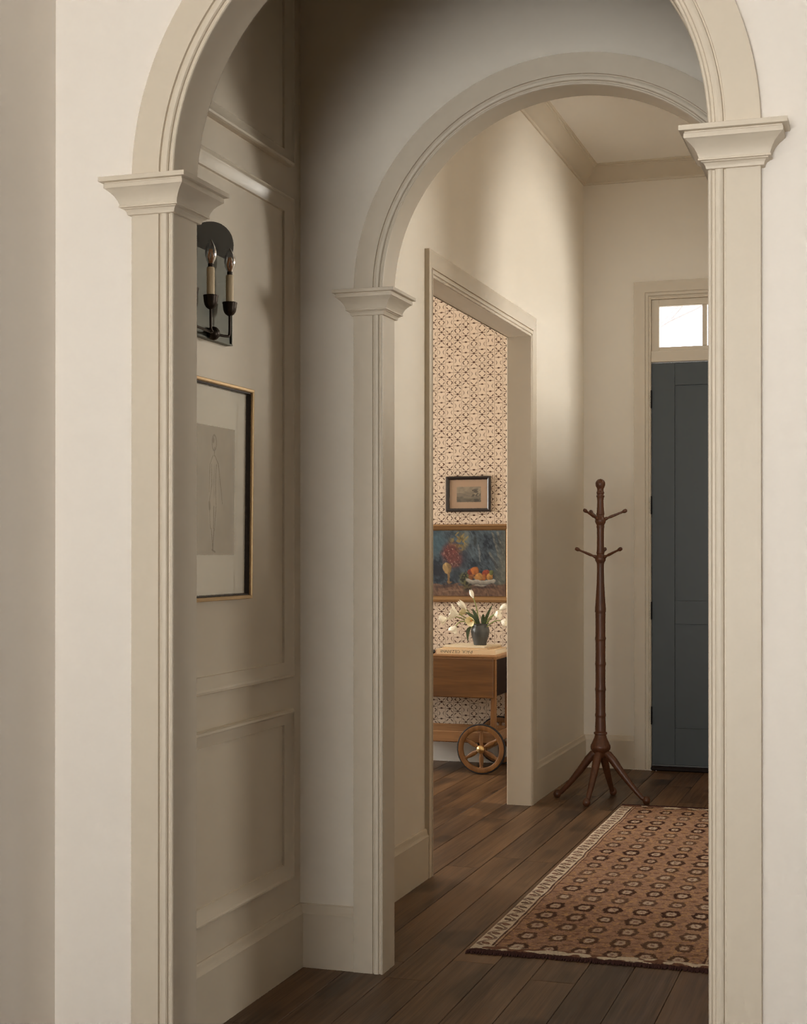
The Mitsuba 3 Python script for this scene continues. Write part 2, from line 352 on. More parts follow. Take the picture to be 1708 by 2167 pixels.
# ------------------------------------------------------------------ arch trims
CP = [(0, 0), (0, .0185), (.0006, .019), (.0655, .019), (.0664, .0125), (.0694, .0125), (.0706, .0195), (.074, .0212), (.079, .0216), (.0845, .0205), (.0866, .0175), (.0873, .008), (.0914, .008),
      (.0921, .0165), (.0945, .0185), (.0975, .0183), (.0993, .0165), (.1, .0135)]
def arch_trim(name, label, xa, xb, xc, xd, yf, yb):
    k = thing(name, label, kind='structure')
    for side, (yw, sg) in enumerate(((yf + .019, -1), (yb - .019, 1))):
        prof = [(s * (xb - xa) / .1, p) for s, p in CP]
        for xo, d in ((xa, 1), (xd, -1)):
            A = np.array([[(xo + d * s, yw + sg * p, z) for s, p in prof] for z in (0, ZCB + .006)])
            add(k, 'pilaster', quadgrid(A), 'paint_trim', 25)
        cx = (xa + xd) / 2; R = (xd - xa) / 2
        A = np.array([[(cx + (R - s) * math.cos(t), yw + sg * p, ZC - .004 + (R - s) * math.sin(t)) for s, p in prof] for t in np.linspace(np.pi, 0, 121)])
        add(k, 'arch_casing', quadgrid(A), 'paint_trim', 25)
    # jamb lining and soffit
    y0, y1 = yf + .019 - .0135, yb - .019 + .0135
    for xj, d in ((xb, -1), (xc, 1)): add(k, 'jamb', bx(xj, xj + d * .012, y0, y1, 0, ZCB + .006), 'paint_trim')
    cx = (xb + xc) / 2; r = (xc - xb) / 2
    st = np.linspace(np.pi, 0, 121)
    A = np.array([[(cx + q * math.cos(t), y, ZC - .004 + q * math.sin(t)) for q, y in ((r, y0), (r, y1), (r + .012, y1), (r + .012, y0))] for t in st])
    add(k, 'soffit', quadgrid(A, close_v=True), 'paint_trim', 25)
    # capitals: moulded blocks wrapped round each pilaster
    lv = [(-.01, ZCB + .0), (.0055, ZCB), (.0065, ZCB + .001), (.0075, ZCB + .006), (.0105, ZCB + .0105), (.0150, ZCB + .0125), (.0150, ZCB + .0140), (.0185, ZCB + .0142), (.0200, ZCB + .0148), (.0200, ZCB + .0182), (.0186, ZCB + .0190), (.0195, ZCB + .022), (.022, ZCB + .029), (.0265, ZCB + .037),
          (.033, ZCB + .0445), (.0395, ZCB + .0500), (.0425, ZCB + .0525), (.0440, ZCB + .0530), (.0442, ZCB + .0535), (.0442, ZCB + .0620), (.0425, ZCB + .0632), (.0425, ZCB + .0655), (.0520, ZCB + .0660), (.0528, ZCB + .0668), (.0528, ZC - .0008), (.0520, ZC), (-.01, ZC)]
    for x0, x1 in ((xa, xb), (xc, xd)):
        add(k, 'capital', rings([[(x0 - p, yf - p, z), (x1 + p, yf - p, z), (x1 + p, yb + p, z), (x0 - p, yb + p, z)] for p, z in lv], caps=(True, True)), 'paint_trim', 24)
    return k
arch_trim('trim_1', 'mushroom painted casing and capitals of the nearest arch', XA, XB, XC, XD, YF, YB1)
arch_trim('trim_2', 'mushroom painted casing and capitals of the second arch', XA2, XB2, XC2, XD2, Y2, Y2B)

# doorway casing to the dining room
def u_casing(k, a0, a1, zt, f, w=.1, scale=1.0, m='paint_trim', k0=1.0):
    prof = [(s * w / .1, p * scale) for s, p in CP]
    for n, (P0, P1) in {'casing': (lambda s: (a0 + s * k0, 0), lambda s: (a0 + s * k0, zt - s)), 'casing_001': (lambda s: (a1 - s, 0), lambda s: (a1 - s, zt - s)), 'casing_002': (lambda s: (a0 + s * k0, zt - s), lambda s: (a1 - s, zt - s))}.items():
        A = np.array([[f(P0(s)[0], P0(s)[1], p) for s, p in prof], [f(P1(s)[0], P1(s)[1], p) for s, p in prof]])
        add(k, 'casing', quadgrid(A), m, 25)
t3 = thing('trim_3', 'mushroom painted casing around the dining room doorway', kind='structure')
u_casing(t3, DY0, DY1, DZC, lambda a, z, p: (XP + p, a, z), .109, k0=.5)
u_casing(t3, DY0, DY1, DZC, lambda a, z, p: (XDN - p, a, z), .109, k0=.5)
jx0, jx1 = XDN - .014, XP + .014
add(t3, 'jamb', bx(jx0, jx1, DYO0 - .012, DYO0, 0, DZO), 'paint_trim'); add(t3, 'jamb', bx(jx0, jx1, DYO1, DYO1 + .012, 0, DZO), 'paint_trim')
add(t3, 'head', bx(jx0, jx1, DYO0 - .012, DYO1 + .012, DZO, DZO + .012), 'paint_trim')

# ------------------------------------------------------------------ baseboards
BP = [(0, 0), (.0165, 0), (.0165, .163), (.0172, .1655), (.0172, .169), (.0150, .172), (.0118, .177), (.0098, .184), (.0092, .190), (.0080, .195), (.0050, .1985), (0, .1990)]
def base(k, fn, a0, a1, m='paint_trim'): add(k, 'board', along(BP, lambda d, z: fn(a0, d, z), lambda d, z: fn(a1, d, z)), m, 20)
bl = thing('baseboard_left', 'tall mushroom baseboard along the left wall', kind='structure')
LW = lambda a, d, z: (XP + d, a, z)
for a0, a1 in ((FYB, YW), (YB1 - .03, Y2W), (Y2WB, DY0), (DY1, Y3)): base(bl, LW, a0, a1)
bm = thing('baseboard_middle', 'short mushroom baseboard beside the second arch', kind='structure')
for a0, a1 in ((XP, XA2), (XD2, XR)): base(bm, lambda a, d, z: (a, Y2W - d, z), a0, a1)
for a0, a1 in ((XP, XA2), (XD2, XR)): base(bm, lambda a, d, z: (a, Y2WB + d, z), a0, a1)
bf = thing('baseboard_front', 'mushroom baseboard along the front wall', kind='structure')
for a0, a1 in ((XP, XA), (XD, FX1)): base(bf, lambda a, d, z: (a, YW - d, z), a0, a1)
be = thing('baseboard_end', 'mushroom baseboard beside the front door', kind='structure')
for a0, a1 in ((XP, CXL), (CXR, XR)): base(be, lambda a, d, z: (a, Y3 - d, z), a0, a1)
br = thing('baseboard_right', 'mushroom baseboard along the right hall wall', kind='structure')
for a0, a1 in ((YWB, 3.12), (3.70, Y2W), (Y2WB, Y3)): base(br, lambda a, d, z: (XR - d, a, z), a0, a1)
bd = thing('baseboard_dining', 'white baseboard below the wallpaper', kind='structure')
base(bd, lambda a, d, z: (a, Y3 - d, z), DX0, XDN, 'paint_white')

# crown moulding round the hall ceiling
CR = [(0, 0), (.008, .001), (.010, .006), (.010, .014), (.014, .018), (.022, .022), (.036, .033), (.052, .048), (.066, .064), (.076, .078), (.083, .086), (.088, .088), (.0905, .093), (.097, .095), (.1015, .1055), (0, .1055)]
Zb = 3.5336
solo('trim_4', rings([[(XP + p, Y2WB + p, Zb + h), (XR - p, Y2WB + p, Zb + h), (XR - p, Y3 - p, Zb + h), (XP + p, Y3 - p, Zb + h)] for p, h in CR]), 'paint_trim', 'mushroom crown moulding round the hall ceiling', kind='structure', smooth=25)

# ------------------------------------------------------------------ front door, transom, casing
t5 = thing('trim_5', 'mushroom painted casing around the front door and transom', kind='structure')
u_casing(t5, CXL, CXR, ZCT, lambda a, z, p: (a, Y3 - p, z), .1)
add(t5, 'jamb', bx(DXL - .028, DXL, Y3 - .013, Y3 + .11, 0, ZT1), 'paint_trim'); add(t5, 'jamb', bx(DXR, DXR + .028, Y3 - .013, Y3 + .11, 0, ZT1), 'paint_trim')
add(t5, 'head', bx(DXL - .028, DXR + .028, Y3 - .013, Y3 + .11, ZT1, ZT1 + .012), 'paint_trim')
add(t5, 'transom_bar', bx(DXL, DXR, Y3 - .006, Y3 + .11, ZD1 + .003, ZT0 - .0, .002), 'paint_trim')
d1 = thing('door_1', 'dark slate blue panelled front door', kind='structure')
yd = Y3 + .006
px = [DXL + .003, DXL + .140, DXR - .140, DXR - .003]; pz = [.034, .2545, .8744, 1.0153, 2.3014, 2.4375]
add(d1, 'stile', bx(px[0], px[1], yd, yd + .044, pz[0], pz[5], .0015), 'door_paint'); add(d1, 'stile', bx(px[2], px[3], yd, yd + .044, pz[0], pz[5], .0015), 'door_paint')
for z0, z1 in ((pz[0], pz[1]), (pz[2], pz[3]), (pz[4], pz[5])): add(d1, 'rail', bx(px[1], px[2], yd, yd + .044, z0, z1, .0015), 'door_paint')
for z0, z1 in ((pz[1], pz[2]), (pz[3], pz[4])): add(d1, 'panel', bx(px[1] - .0, px[2], yd + .011, yd + .035, z0, z1), 'door_paint')
add(d1, 'sweep', bx(px[0], px[3], yd - .004, yd + .044, .026, .034), 'pewter')
add(d1, 'threshold', bx(DXL, DXR, Y3 - .03, Y3 + .12, 0.0, .024, .006), 'walnut_dark', label='dark wooden threshold')
for zc in (2.220, 1.586, .954, .327):
    add(d1, 'hinge', cat_([lathe([(0, -.054), (.006, -.054), (.0085, -.050), (.0085, .050), (.006, .054), (0, .054)], 14, at=(DXL - .002, Y3 - .009, zc)), bx(DXL - .016, DXL + .004, Y3 - .009, Y3 - .0, zc - .05, zc + .05)]), 'black_iron', 30, label='black iron hinge')
add(d1, 'knob', cat_([lathe([(0, 0), (.027, 0), (.027, .006), (.01, .010), (.01, .035), (.024, .045), (.028, .056), (.022, .066), (0, .07)], 24, (0, -1, 0), (DXR - .07, yd, .98))]), 'black_iron', 30)
w1 = thing('window_1', 'small transom window above the front door, bright with daylight', kind='structure')
ys0, ys1 = Y3 + .012, Y3 + .05
gx0, gx1, gz0_, gz1_ = -1.3204, -.4976, 2.5330, 2.7790
for x0, x1, z0, z1 in ((DXL + .001, gx0, ZT0, ZT1 - .001), (gx1, DXR - .001, ZT0, ZT1 - .001), (gx0, gx1, gz1_, ZT1 - .001), (gx0, gx1, ZT0, gz0_)): add(w1, 'frame', bx(x0, x1, ys0, ys1, z0, z1, .002), 'paint_trim')
pw = (gx1 - gx0 - 2 * .0276) / 3
for i in (1, 2): a = gx0 + i * pw + (i - 1) * .0276; add(w1, 'muntin', bx(a, a + .0276, ys0 + .002, ys1 - .002, gz0_, gz1_, .003), 'paint_trim')
for i in range(3):
    a = gx0 + i * (pw + .0276)
    add(w1, 'pane', fan([(a, ys0 + .02, gz0_), (a + pw, ys0 + .02, gz0_), (a + pw, ys0 + .02, gz1_), (a, ys0 + .02, gz1_)]), 'clear_glass')

# ------------------------------------------------------------------ things: runner rug
RX0, RX1, RY0, RY1 = -1.3175, -.4800, 4.665, 7.600
def f_rug(p, n, uv):
    wob = (noise(p.y * 9.0, p.x * 5.0, 1.0) - .5) * .008
    s = p.x - RX0 + wob; t = p.y - RY0; W = RX1 - RX0; Lr = RY1 - RY0
    e = dr.minimum(s, W - s); et = dr.minimum(t, Lr - t)
    fine = noise(p.x * 260, p.y * 260, 0.0); mid = fbm(p.x * 40, p.y * 40, 3.0); big = fbm(p.x * 4, p.y * 2.2, 7.0)
    # field
    field = mix((.20, .112, .083), (.385, .240, .165), dr.clip(.25 + .5 * big + .5 * (mid - .5), 0, 1))
    dash = smoothstep(.60, .74, noise(p.x * 120, p.y * 120, 9.0))
    field = mix(field, (.43, .26, .115), .6 * dash)
    dsh2 = smoothstep(.66, .78, noise(p.x * 80, p.y * 95, 21.0))
    field = mix(field, (.10, .042, .03), .42 * dsh2)
    MX, MY = .1052, .1480
    a = (p.x + 1.170) / MX + .5; b = (p.y - 4.8938) / MY + .5
    ia, ib = dr.floor(a), dr.floor(b); mx = dr.abs(a - ia - .5) * MX; my = dr.abs(b - ib - .5) * MY
    jx = .88 + .24 * cell_rand(ia, ib, 2.0)
    h = dr.maximum(mx / (.036 * jx), (mx / .036 + my * .42 / .052) / jx)
    h = dr.maximum(h, my / (.050 * jx)) + (fine - .5) * .26 + (mid - .5) * .3
    ring = smoothstep(.52, .62, h) * (1 - smoothstep(.92, 1.06, h))
    core = 1 - smoothstep(.42, .56, h)
    strong = .66 + .34 * cell_rand(ib, 5.0, 1.0)
    field = mix(field, (.030, .012, .010), .96 * ring * strong)
    field = mix(field, (.50, .41, .33), .85 * core * (.6 + .4 * cell_rand(ia, ib, 6.0)))
    dotc = 1 - smoothstep(.16, .26, h); field = mix(field, (.16, .07, .05), .7 * dotc)
    # small crosses between the medallions
    a2 = a + .5; b2 = b + .5; qx = dr.abs(a2 - dr.floor(a2) - .5) * MX; qy = dr.abs(b2 - dr.floor(b2) - .5) * MY
    cr = dr.maximum(1 - smoothstep(.006, .011, qx + dr.maximum(qy - .012, 0) * 3), 1 - smoothstep(.006, .010, qy + dr.maximum(qx - .016, 0) * 3))
    field = mix(field, (.12, .05, .035), .55 * cr * smoothstep(.35, .5, mid))
    # side borders
    cream = mix((.50, .40, .30), (.60, .50, .39), mid)
    l = e - .034; ph = t / .130; ip = dr.floor(ph * 2); sn = dr.sin(ph * 6.2832)
    vine = 1 - smoothstep(.0026, .0050, dr.abs(l - .020 * sn) * .55)
    tb = (ph * 2 - ip - .5) * .065; sg = dr.select(ip - 2 * dr.floor(ip * .5) > .5, -1.0, 1.0)
    qd = dr.sqrt(dr.square((tb + l * .45) / .0150) + dr.square((l + sg * .005) / .0185)) + (fine - .5) * .3
    blobm = 1 - smoothstep(.80, 1.05, qd); hole_ = 1 - smoothstep(.30, .48, qd)
    dk = mix((.055, .024, .020), (.15, .062, .042), cell_rand(ip, 8.0, 1.0))
    bcol = mix(cream, (.13, .07, .05), .75 * vine)
    bcol = mix(bcol, dk, .92 * blobm); bcol = mix(bcol, (.33, .22, .15), .55 * hole_)
    c = mix(bcol, field, smoothstep(.0655, .0680, e))
    line = (1 - smoothstep(.0018, .0032, dr.abs(e - .0665))) ; c = mix(c, (.07, .03, .025), .85 * line)
    line2 = (1 - smoothstep(.0016, .0028, dr.abs(e - .0745))); c = mix(c, (.46, .34, .24), .8 * line2)
    line3 = (1 - smoothstep(.0018, .003, dr.abs(e - .081))); c = mix(c, (.09, .04, .03), .7 * line3)
    c = mix((.16, .09, .06), c, smoothstep(.003, .006, e))
    # end borders
    blot = smoothstep(.44, .58, noise(s * 34.0, t * 55.0, 4.0))
    ecol = mix((.52, .44, .34), (.15, .075, .05), blot)
    edge_t = .066 + (noise(s * 30, 3.0, 2.0) - .5) * .02
    c = mix(ecol, c, smoothstep(edge_t - .006, edge_t + .006, et))
    c = mix((.055, .025, .022), c, smoothstep(.018, .026, et + (fine - .5) * .01))
    return c * (.80 + .4 * fine)
def f_rug_b(p, n, uv): return noise(p.x * 330, p.y * 330, 0.0) + .6 * noise(p.x * 90, p.y * 120, 4.0)
mat('rug_wool', mikit.proc(f_rug), .95, spec=.05, bump=(f_rug_b, .0016, 5e-4))
mat('rug_fringe', (.06, .028, .025), .95, spec=.05)
rk = thing('runner_rug', 'worn rose brown patterned wool runner rug on the hall floor', 'rug')
nx, ny = 40, 140
gx = np.linspace(RX0, RX1, nx); gy = np.linspace(RY0, RY1, ny)
GX, GY = np.meshgrid(gx, gy, indexing='ij')
wave = lambda a, s, amp: (meshkit.noise(np.stack([a * 3.0, a * 0 + s, a * 0], -1), 3) - .5) * amp
ex = np.clip(1 - np.minimum(GX - RX0, RX1 - GX) / .15, 0, 1); ey = np.clip(1 - np.minimum(GY - RY0, RY1 - GY) / .15, 0, 1)
PX = GX + wave(GY, 1.0, .012) * ex; PY = GY + wave(GX, 2.0, .02) * ey
top = .0085 + .0012 * (meshkit.noise(np.stack([GX * 6, GY * 4, GX * 0], -1), 5) - .5)
dd = np.minimum(np.minimum(GX - RX0, RX1 - GX), np.minimum(GY - RY0, RY1 - GY)); top = np.where(dd < 1e-6, .0055, top)
up_ = quadgrid(np.stack([PX, PY, top], -1))
loop = [(i, 0) for i in range(nx)] + [(nx - 1, j) for j in range(1, ny)] + [(i, ny - 1) for i in range(nx - 2, -1, -1)] + [(0, j) for j in range(ny - 2, 0, -1)]
E0 = np.array([(PX[i, j], PY[i, j], top[i, j]) for i, j in loop]); E1 = E0.copy(); E1[:, 2] = .0004
add(rk, 'pile', cat_([up_, quadgrid(np.stack([E0, E1], 0), close_v=True)]), 'rug_wool', 40)
fr = []
for (yy, sg) in ((RY0, -1), (RY1, 1)):
    for x in np.arange(RX0 + .002, RX1 - .002, .0042):
        y_ = yy + wave(np.array([x]), 2.0, .02)[0]; L = rng.uniform(.012, .024); q = rng.normal(0, .002)
        fr.append(tube([(x, y_ - sg * .004, .006), (x + q * .5, y_ + sg * L * .5, .0055), (x + q, y_ + sg * L, .0022)], [.0023, .0024, .0017], 5))
add(rk, 'fringe', cat_(fr), 'rug_fringe', 40, label='short dark fringe', kind='stuff')

# ------------------------------------------------------------------ coat rack
RXc, RYc = -1.452, 7.718
cr = thing('coat_rack', 'turned mahogany coat rack standing beside the front door', 'coat rack')
prof = [(0, 1.690), (.012, 1.688), (.021, 1.680), (.0255, 1.668), (.025, 1.655), (.020, 1.644), (.0165, 1.636), (.0172, 1.624), (.0205, 1.620), (.0205, 1.614), (.0175, 1.611), (.0178, 1.605), (.021, 1.602), (.021, 1.596), (.0178, 1.592), (.0165, 1.575), (.0180, 1.535),
        (.0195, 1.512), (.0215, 1.508), (.0215, 1.503), (.019, 1.500), (.020, 1.488), (.0255, 1.481), (.0282, 1.472), (.0275, 1.462), (.0215, 1.451), (.0195, 1.446), (.0205, 1.441), (.0205, 1.434), (.0185, 1.430), (.0180, 1.36), (.0190, 1.308), (.0210, 1.304), (.0210, 1.299), (.0190, 1.296), (.020, 1.288), (.0255, 1.281), (.0280, 1.272), (.0272, 1.262), (.0215, 1.251), (.0188, 1.243),
        (.0178, 1.215), (.0195, 1.15), (.0245, 1.06), (.0285, 1.005), (.0285, .992), (.0255, .985), (.0262, .978), (.0275, .974), (.0262, .970)]
for zr in (.849, .717, .583, .448): prof += [(.0258, zr + .05), (.0262, zr + .012), (.0285, zr + .006), (.0285, zr - .003), (.0268, zr - .007), (.0262, zr - .014)]
prof += [(.0285, .372), (.0275, .362), (.0345, .358), (.0350, .350), (.0290, .346), (.0330, .330), (.0430, .308), (.0515, .290), (.0530, .280), (.0500, .268), (.042, .258), (.034, .250), (.030, .235), (.022, .225), (0, .222)]
add(cr, 'pole', lathe(prof, 36, at=(RXc, RYc, 0)), 'mahogany', 40)
def peg_prof(L): return [(0, 0), (.0075, 0), (.0075, .006), (.0092, .012), (.0092, .018), (.0062, .022), (.0058, .030), (.0075, .042), (.0068, .06), (.0052, L - .03), (.0058, L - .026), (.0048, L - .023), (.0085, L - .017), (.0105, L - .008), (.0085, L + .001), (.004, L + .004), (0, L + .0045)]
for zb, angs in ((1.469, (-15, 105, 225)), (1.269, (-45, 72, 193))):
    for a in angs:
        t = math.radians(a) + YAW; u = np.array([math.cos(t), math.sin(t), .40]); u /= np.linalg.norm(u)
        add(cr, 'peg', lathe(peg_prof(.128), 14, u, np.array([RXc, RYc, zb]) + u * .018), 'mahogany', 40)
for fx, fy in ((-1.690, 7.746), (-1.488, 7.521), (-1.4206, 7.915), (-1.205, 7.680)):
    d = np.array([fx - RXc, fy - RYc]); d = d / np.linalg.norm(d)
    L = np.hypot(fx - RXc, fy - RYc)
    P = np.array([[RXc + d[0] * q * L, RYc + d[1] * q * L, z] for q, z in ((.10, .252), (.17, .243), (.28, .213), (.45, .158), (.62, .107), (.78, .062), (.90, .032), (1.0, .018))])
    lg = add(cr, 'leg', tube(P, [.017, .021, .0215, .019, .016, .0135, .012, .011], 16), 'mahogany', 40)
    f = lathe([(0, -.018), (.011, -.0175), (.0165, -.012), (.0195, -.003), (.0195, .006), (.015, .015), (.009, .022), (0, .024)], 20, at=(fx, fy, .0182))
    add(lg, 'foot', f, 'mahogany', 40)

# ------------------------------------------------------------------ wall sconce in the passage
sc = thing('wall_sconce', 'dark tin wall sconce with candle bulbs on the panelled wall', 'wall lamp')
sy, hw = 3.658, .140
pl = Polygon([(sy - hw, 1.8845), (sy + hw, 1.8845), (sy + hw, 2.123), (sy - hw, 2.123)])
add(sc, 'backplate', extr(pl, YZ(XP + .013), .0125), 'tin')
for y_ in (sy - hw, sy + hw - .004): add(sc, 'rim', bx(XP + .010, XP + .018, y_, y_ + .004, 1.8845, 2.123), 'tin')
add(sc, 'rim', bx(XP + .010, XP + .019, sy - hw, sy + hw, 1.8845, 1.8885), 'tin')
n = 28
arc = [(sy - .004 + (hw - .004) * math.cos(t), 2.128 + .068 * math.sin(t) ** .9 if 0 < t < math.pi else 2.128) for t in np.linspace(0, np.pi, n)]
arc = [(sy + hw - .008, 2.121)] + arc + [(sy - hw, 2.121)]
hp = extr(Polygon(arc), lambda a, b, d: (XP + .012 + (b - 2.121) * .5 - d, a, b), .005)
add(sc, 'hood', hp, 'tin_shade', label='curved tin top leaning out from the plate, its shade put into the colour')
bx_, by_, bz_ = XP + .026, sy, 1.900
add(sc, 'boss', lathe([(0, -.019), (.010, -.0165), (.017, -.008), (.0185, 0), (.017, .008), (.010, .0165), (0, .019)], 20, at=(bx_, by_, bz_)), 'bronze', 40)
for dyc in (-.060, .060, -.178):
    sg = -1 if dyc < 0 else 1
    cx_, cy_ = XP + .047, sy + dyc
    pts = np.vstack([np.array([[bx_, by_ + sg * .015, bz_]]), np.array([[bx_ + .012, by_ + sg * .038, bz_ - .002]]), bez((cx_, cy_ - sg * .012, bz_ - .002), (cx_, cy_, bz_ - .002), (cx_, cy_, bz_ + .018), 8), np.array([[cx_, cy_, 1.957]])])
    ar = add(sc, 'arm', tube(pts, .0036, 10), 'bronze', 50)
    cup = add(sc, 'cup', lathe([(0, 1.9555), (.006, 1.956), (.0125, 1.9605), (.0170, 1.9685), (.0188, 1.978), (.0195, 1.987), (.0208, 1.9905), (.0204, 1.993), (.0170, 1.990), (.010, 1.986), (0, 1.986)], 24, at=(cx_, cy_, 0)), 'bronze', 40)
    cn = add(sc, 'candle', lathe([(0, 1.984), (.0108, 1.984), (.0108, 2.064), (.0095, 2.068), (0, 2.068)], 20, at=(cx_, cy_, 0)), 'candle_wax', 40, label='cream candle sleeve')
    bu = add(sc, 'bulb', lathe([(.0070, 2.076), (.0085, 2.080), (.0135, 2.090), (.0160, 2.101), (.0155, 2.112), (.0120, 2.124), (.0070, 2.134), (.0028, 2.141), (0, 2.1435), (0, 2.1420), (.0020, 2.1395), (.0060, 2.1330), (.0109, 2.1235), (.0143, 2.1118), (.0148, 2.1012), (.0124, 2.0906), (.0075, 2.0812), (.0060, 2.0770), (.0070, 2.0760)], 24, at=(cx_, cy_, 0)), 'bulb_glass', 60, label='clear glass flame bulb')
    add(bu, 'socket', lathe([(0, 2.066), (.0075, 2.066), (.0075, 2.0775), (0, 2.0775)], 16, at=(cx_, cy_, 0)), 'bronze', 30)
    fil = [tube([(cx_ + .004 * math.cos(a), cy_ + .004 * math.sin(a), 2.078), (cx_ + .0065 * math.cos(a + .4), cy_ + .0065 * math.sin(a + .4), 2.096), (cx_ + .003 * math.cos(a + .8), cy_ + .003 * math.sin(a + .8), 2.116)], .0014, 6) for a in np.arange(6) * 1.047]
    add(bu, 'filament', cat_(fil), 'amber', 40)

# ------------------------------------------------------------------ framed figure drawing on the panelled wall
fd = thing('framed_drawing', 'faint standing figure drawing in a thin gilt frame below the sconce', 'picture')
qy0, qy1, qz0, qz1 = 3.462, 3.914, 1.172, 1.773
def rect_frame(y0, y1, z0, z1, prof, mp):
    return rings([[mp(y0 + d, z0 + d, h), mp(y1 - d, z0 + d, h), mp(y1 - d, z1 - d, h), mp(y0 + d, z1 - d, h)] for d, h in prof])
mpx = lambda y, z, h: (XP + .002 + h + (z - qz0) * .010, y, z)
add(fd, 'frame', rect_frame(qy0, qy1, qz0, qz1, [(0, 0), (0, .024), (.002, .027), (.008, .028), (.0105, .026), (.011, .020), (.011, 0)], mpx), 'gilt', label='thin gilt frame')
add(fd, 'liner', rect_frame(qy0 + .011, qy1 - .011, qz0 + .011, qz1 - .011, [(0, .0), (0, .0205), (.003, .0205), (.006, .008), (.006, 0)], mpx), 'dark_liner', label='dark inner fillet')
add(fd, 'mat', fan([mpx(a, b, .007) for a, b in ((qy0 + .011, qz0 + .011), (qy1 - .011, qz0 + .011), (qy1 - .011, qz1 - .011), (qy0 + .011, qz1 - .011))]), 'mat_board', label='cream mat')
def f_draw(p, n, uv):
    y, z = p.y - 3.684, p.z
    def seg(y0, z0, y1, z1, w):
        dx, dz = y1 - y0, z1 - z0
        t = dr.clip(((y - y0) * dx + (z - z0) * dz) / (dx * dx + dz * dz), 0, 1)
        d = dr.sqrt(dr.square(y - y0 - t * dx) + dr.square(z - z0 - t * dz))
        return 1 - smoothstep(w * .4, w * 1.3, d)
    k = mi.Float(0)
    for s in ((.006, 1.592, .004, 1.57, .004), (-.004, 1.57, -.022, 1.545, .003), (.008, 1.57, .030, 1.548, .003), (-.022, 1.545, -.026, 1.47, .003), (.030, 1.548, .050, 1.475, .003), (.050, 1.475, .058, 1.44, .003),
              (-.012, 1.545, -.010, 1.49, .003), (.018, 1.545, .014, 1.49, .004), (-.010, 1.49, -.026, 1.435, .004), (.014, 1.49, .018, 1.435, .003), (-.024, 1.44, -.022, 1.425, .009), (-.022, 1.43, -.016, 1.37, .003), (.004, 1.43, .004, 1.37, .004), (.018, 1.43, .010, 1.365, .003), (-.010, 1.37, .000, 1.31, .003), (.006, 1.37, .000, 1.312, .004), (-.004, 1.312, .014, 1.306, .004)):
        k = dr.maximum(k, seg(*s[:4], s[4] * .72))
    hd = dr.sqrt(dr.square((y - .003) / .0135) + dr.square((z - 1.605) / .021))
    k = dr.maximum(k, 1 - smoothstep(.06, .22, dr.abs(hd - 1)))
    k = dr.maximum(k, .9 * (1 - smoothstep(.5, 1.1, dr.sqrt(dr.square((y + .004) / .010) + dr.square((z - 1.613) / .012)))))
    k = dr.maximum(k, .45 * (1 - smoothstep(.3, 1.1, dr.sqrt(dr.square((y - .006) / .012) + dr.square((z - 1.50) / .055)))) * noise(p.y * 160, p.z * 50, 3.0) * 1.6)
    k *= .35 + .5 * noise(p.y * 60, p.z * 40, 2.0)
    body = (1 - smoothstep(.55, 1.1, dr.sqrt(dr.square(y / .035) + dr.square((z - 1.47) / .14))))
    paper = mi.Color3f(.40, .35, .275) * (.93 + .14 * fbm(p.y * 18, p.z * 14, 1.0)) * (1 + .10 * body)
    return mix(paper, (.13, .105, .08), dr.clip(k, 0, 1) * .75)
mat('drawing_paper', mikit.proc(f_draw), .85, spec=.1)
add(fd, 'drawing', quadgrid(np.array([[mpx(3.547, 1.2978, .0085), mpx(3.8210, 1.2978, .0085)], [mpx(3.547, 1.6500, .0085), mpx(3.8210, 1.6500, .0085)]])), 'drawing_paper', label='grey tan paper with a faint pencil figure')
add(fd, 'glass', fan([mpx(a, b, .0135) for a, b in ((qy0 + .012, qz0 + .012), (qy1 - .012, qz0 + .012), (qy1 - .012, qz1 - .012), (qy0 + .012, qz1 - .012))]), 'clear_glass')

# ------------------------------------------------------------------ pictures on the wallpaper
mpy = lambda off: (lambda x, z, h: (x, Y3 - .002 - off - h, z))
lp = thing('framed_print', 'small landscape print in a black frame on the wallpaper', 'picture')
lx0, lx1, lz0, lz1 = -2.6435, -2.3570, 1.5560, 1.7770
add(lp, 'frame', rect_frame(lx0, lx1, lz0, lz1, [(0, 0), (0, .020), (.003, .024), (.010, .025), (.016, .021), (.020, .019), (.0215, .012), (.0215, 0)], mpy(0)), 'ebony', label='glossy black frame')
add(lp, 'mat', fan([mpy(0)(a, b, .008) for a, b in ((lx0 + .021, lz0 + .021), (lx1 - .021, lz0 + .021), (lx1 - .021, lz1 - .021), (lx0 + .021, lz1 - .021))]), 'mat_tan', label='tan mat')
def f_print(p, n, uv):
    x, z = (p.x + 2.576) / .1555, (p.z - 1.6165) / .0955
    k = fbm(x * 9, z * 9, 1.0); sky = mix((.26, .21, .15), (.17, .14, .10), smoothstep(.35, .7, fbm(x * 5, z * 4, 4.0)))
    land = mix((.05, .045, .035), (.17, .14, .10), k)
    c = mix(land, sky, smoothstep(.30, .36, z + .10 * (k - .5)))
    tree = smoothstep(.50, .56, .56 - dr.abs(x - .82) * 1.0 + .5 * (k - .4) + .0 * z) * (1 - smoothstep(.75, .95, z)); c = mix(c, (.035, .03, .024), .85 * tree)
    water = (1 - smoothstep(.05, .08, dr.abs(z - .28))) * smoothstep(.2, .35, x); c = mix(c, (.20, .17, .12), .5 * water)
    hill = (1 - smoothstep(.02, .05, z - .45 - .12 * dr.sin(x * 5.0 + 1.0))) * smoothstep(.30, .36, z); c = mix(c, (.12, .10, .08), .6 * hill)
    return c
mat('print_ink', mikit.proc(f_print), .8, spec=.1)
add(lp, 'print', bx(-2.5760, -2.4205, Y3 - .0112, Y3 - .0105, 1.6165, 1.7120), 'print_ink', label='dark engraved landscape')
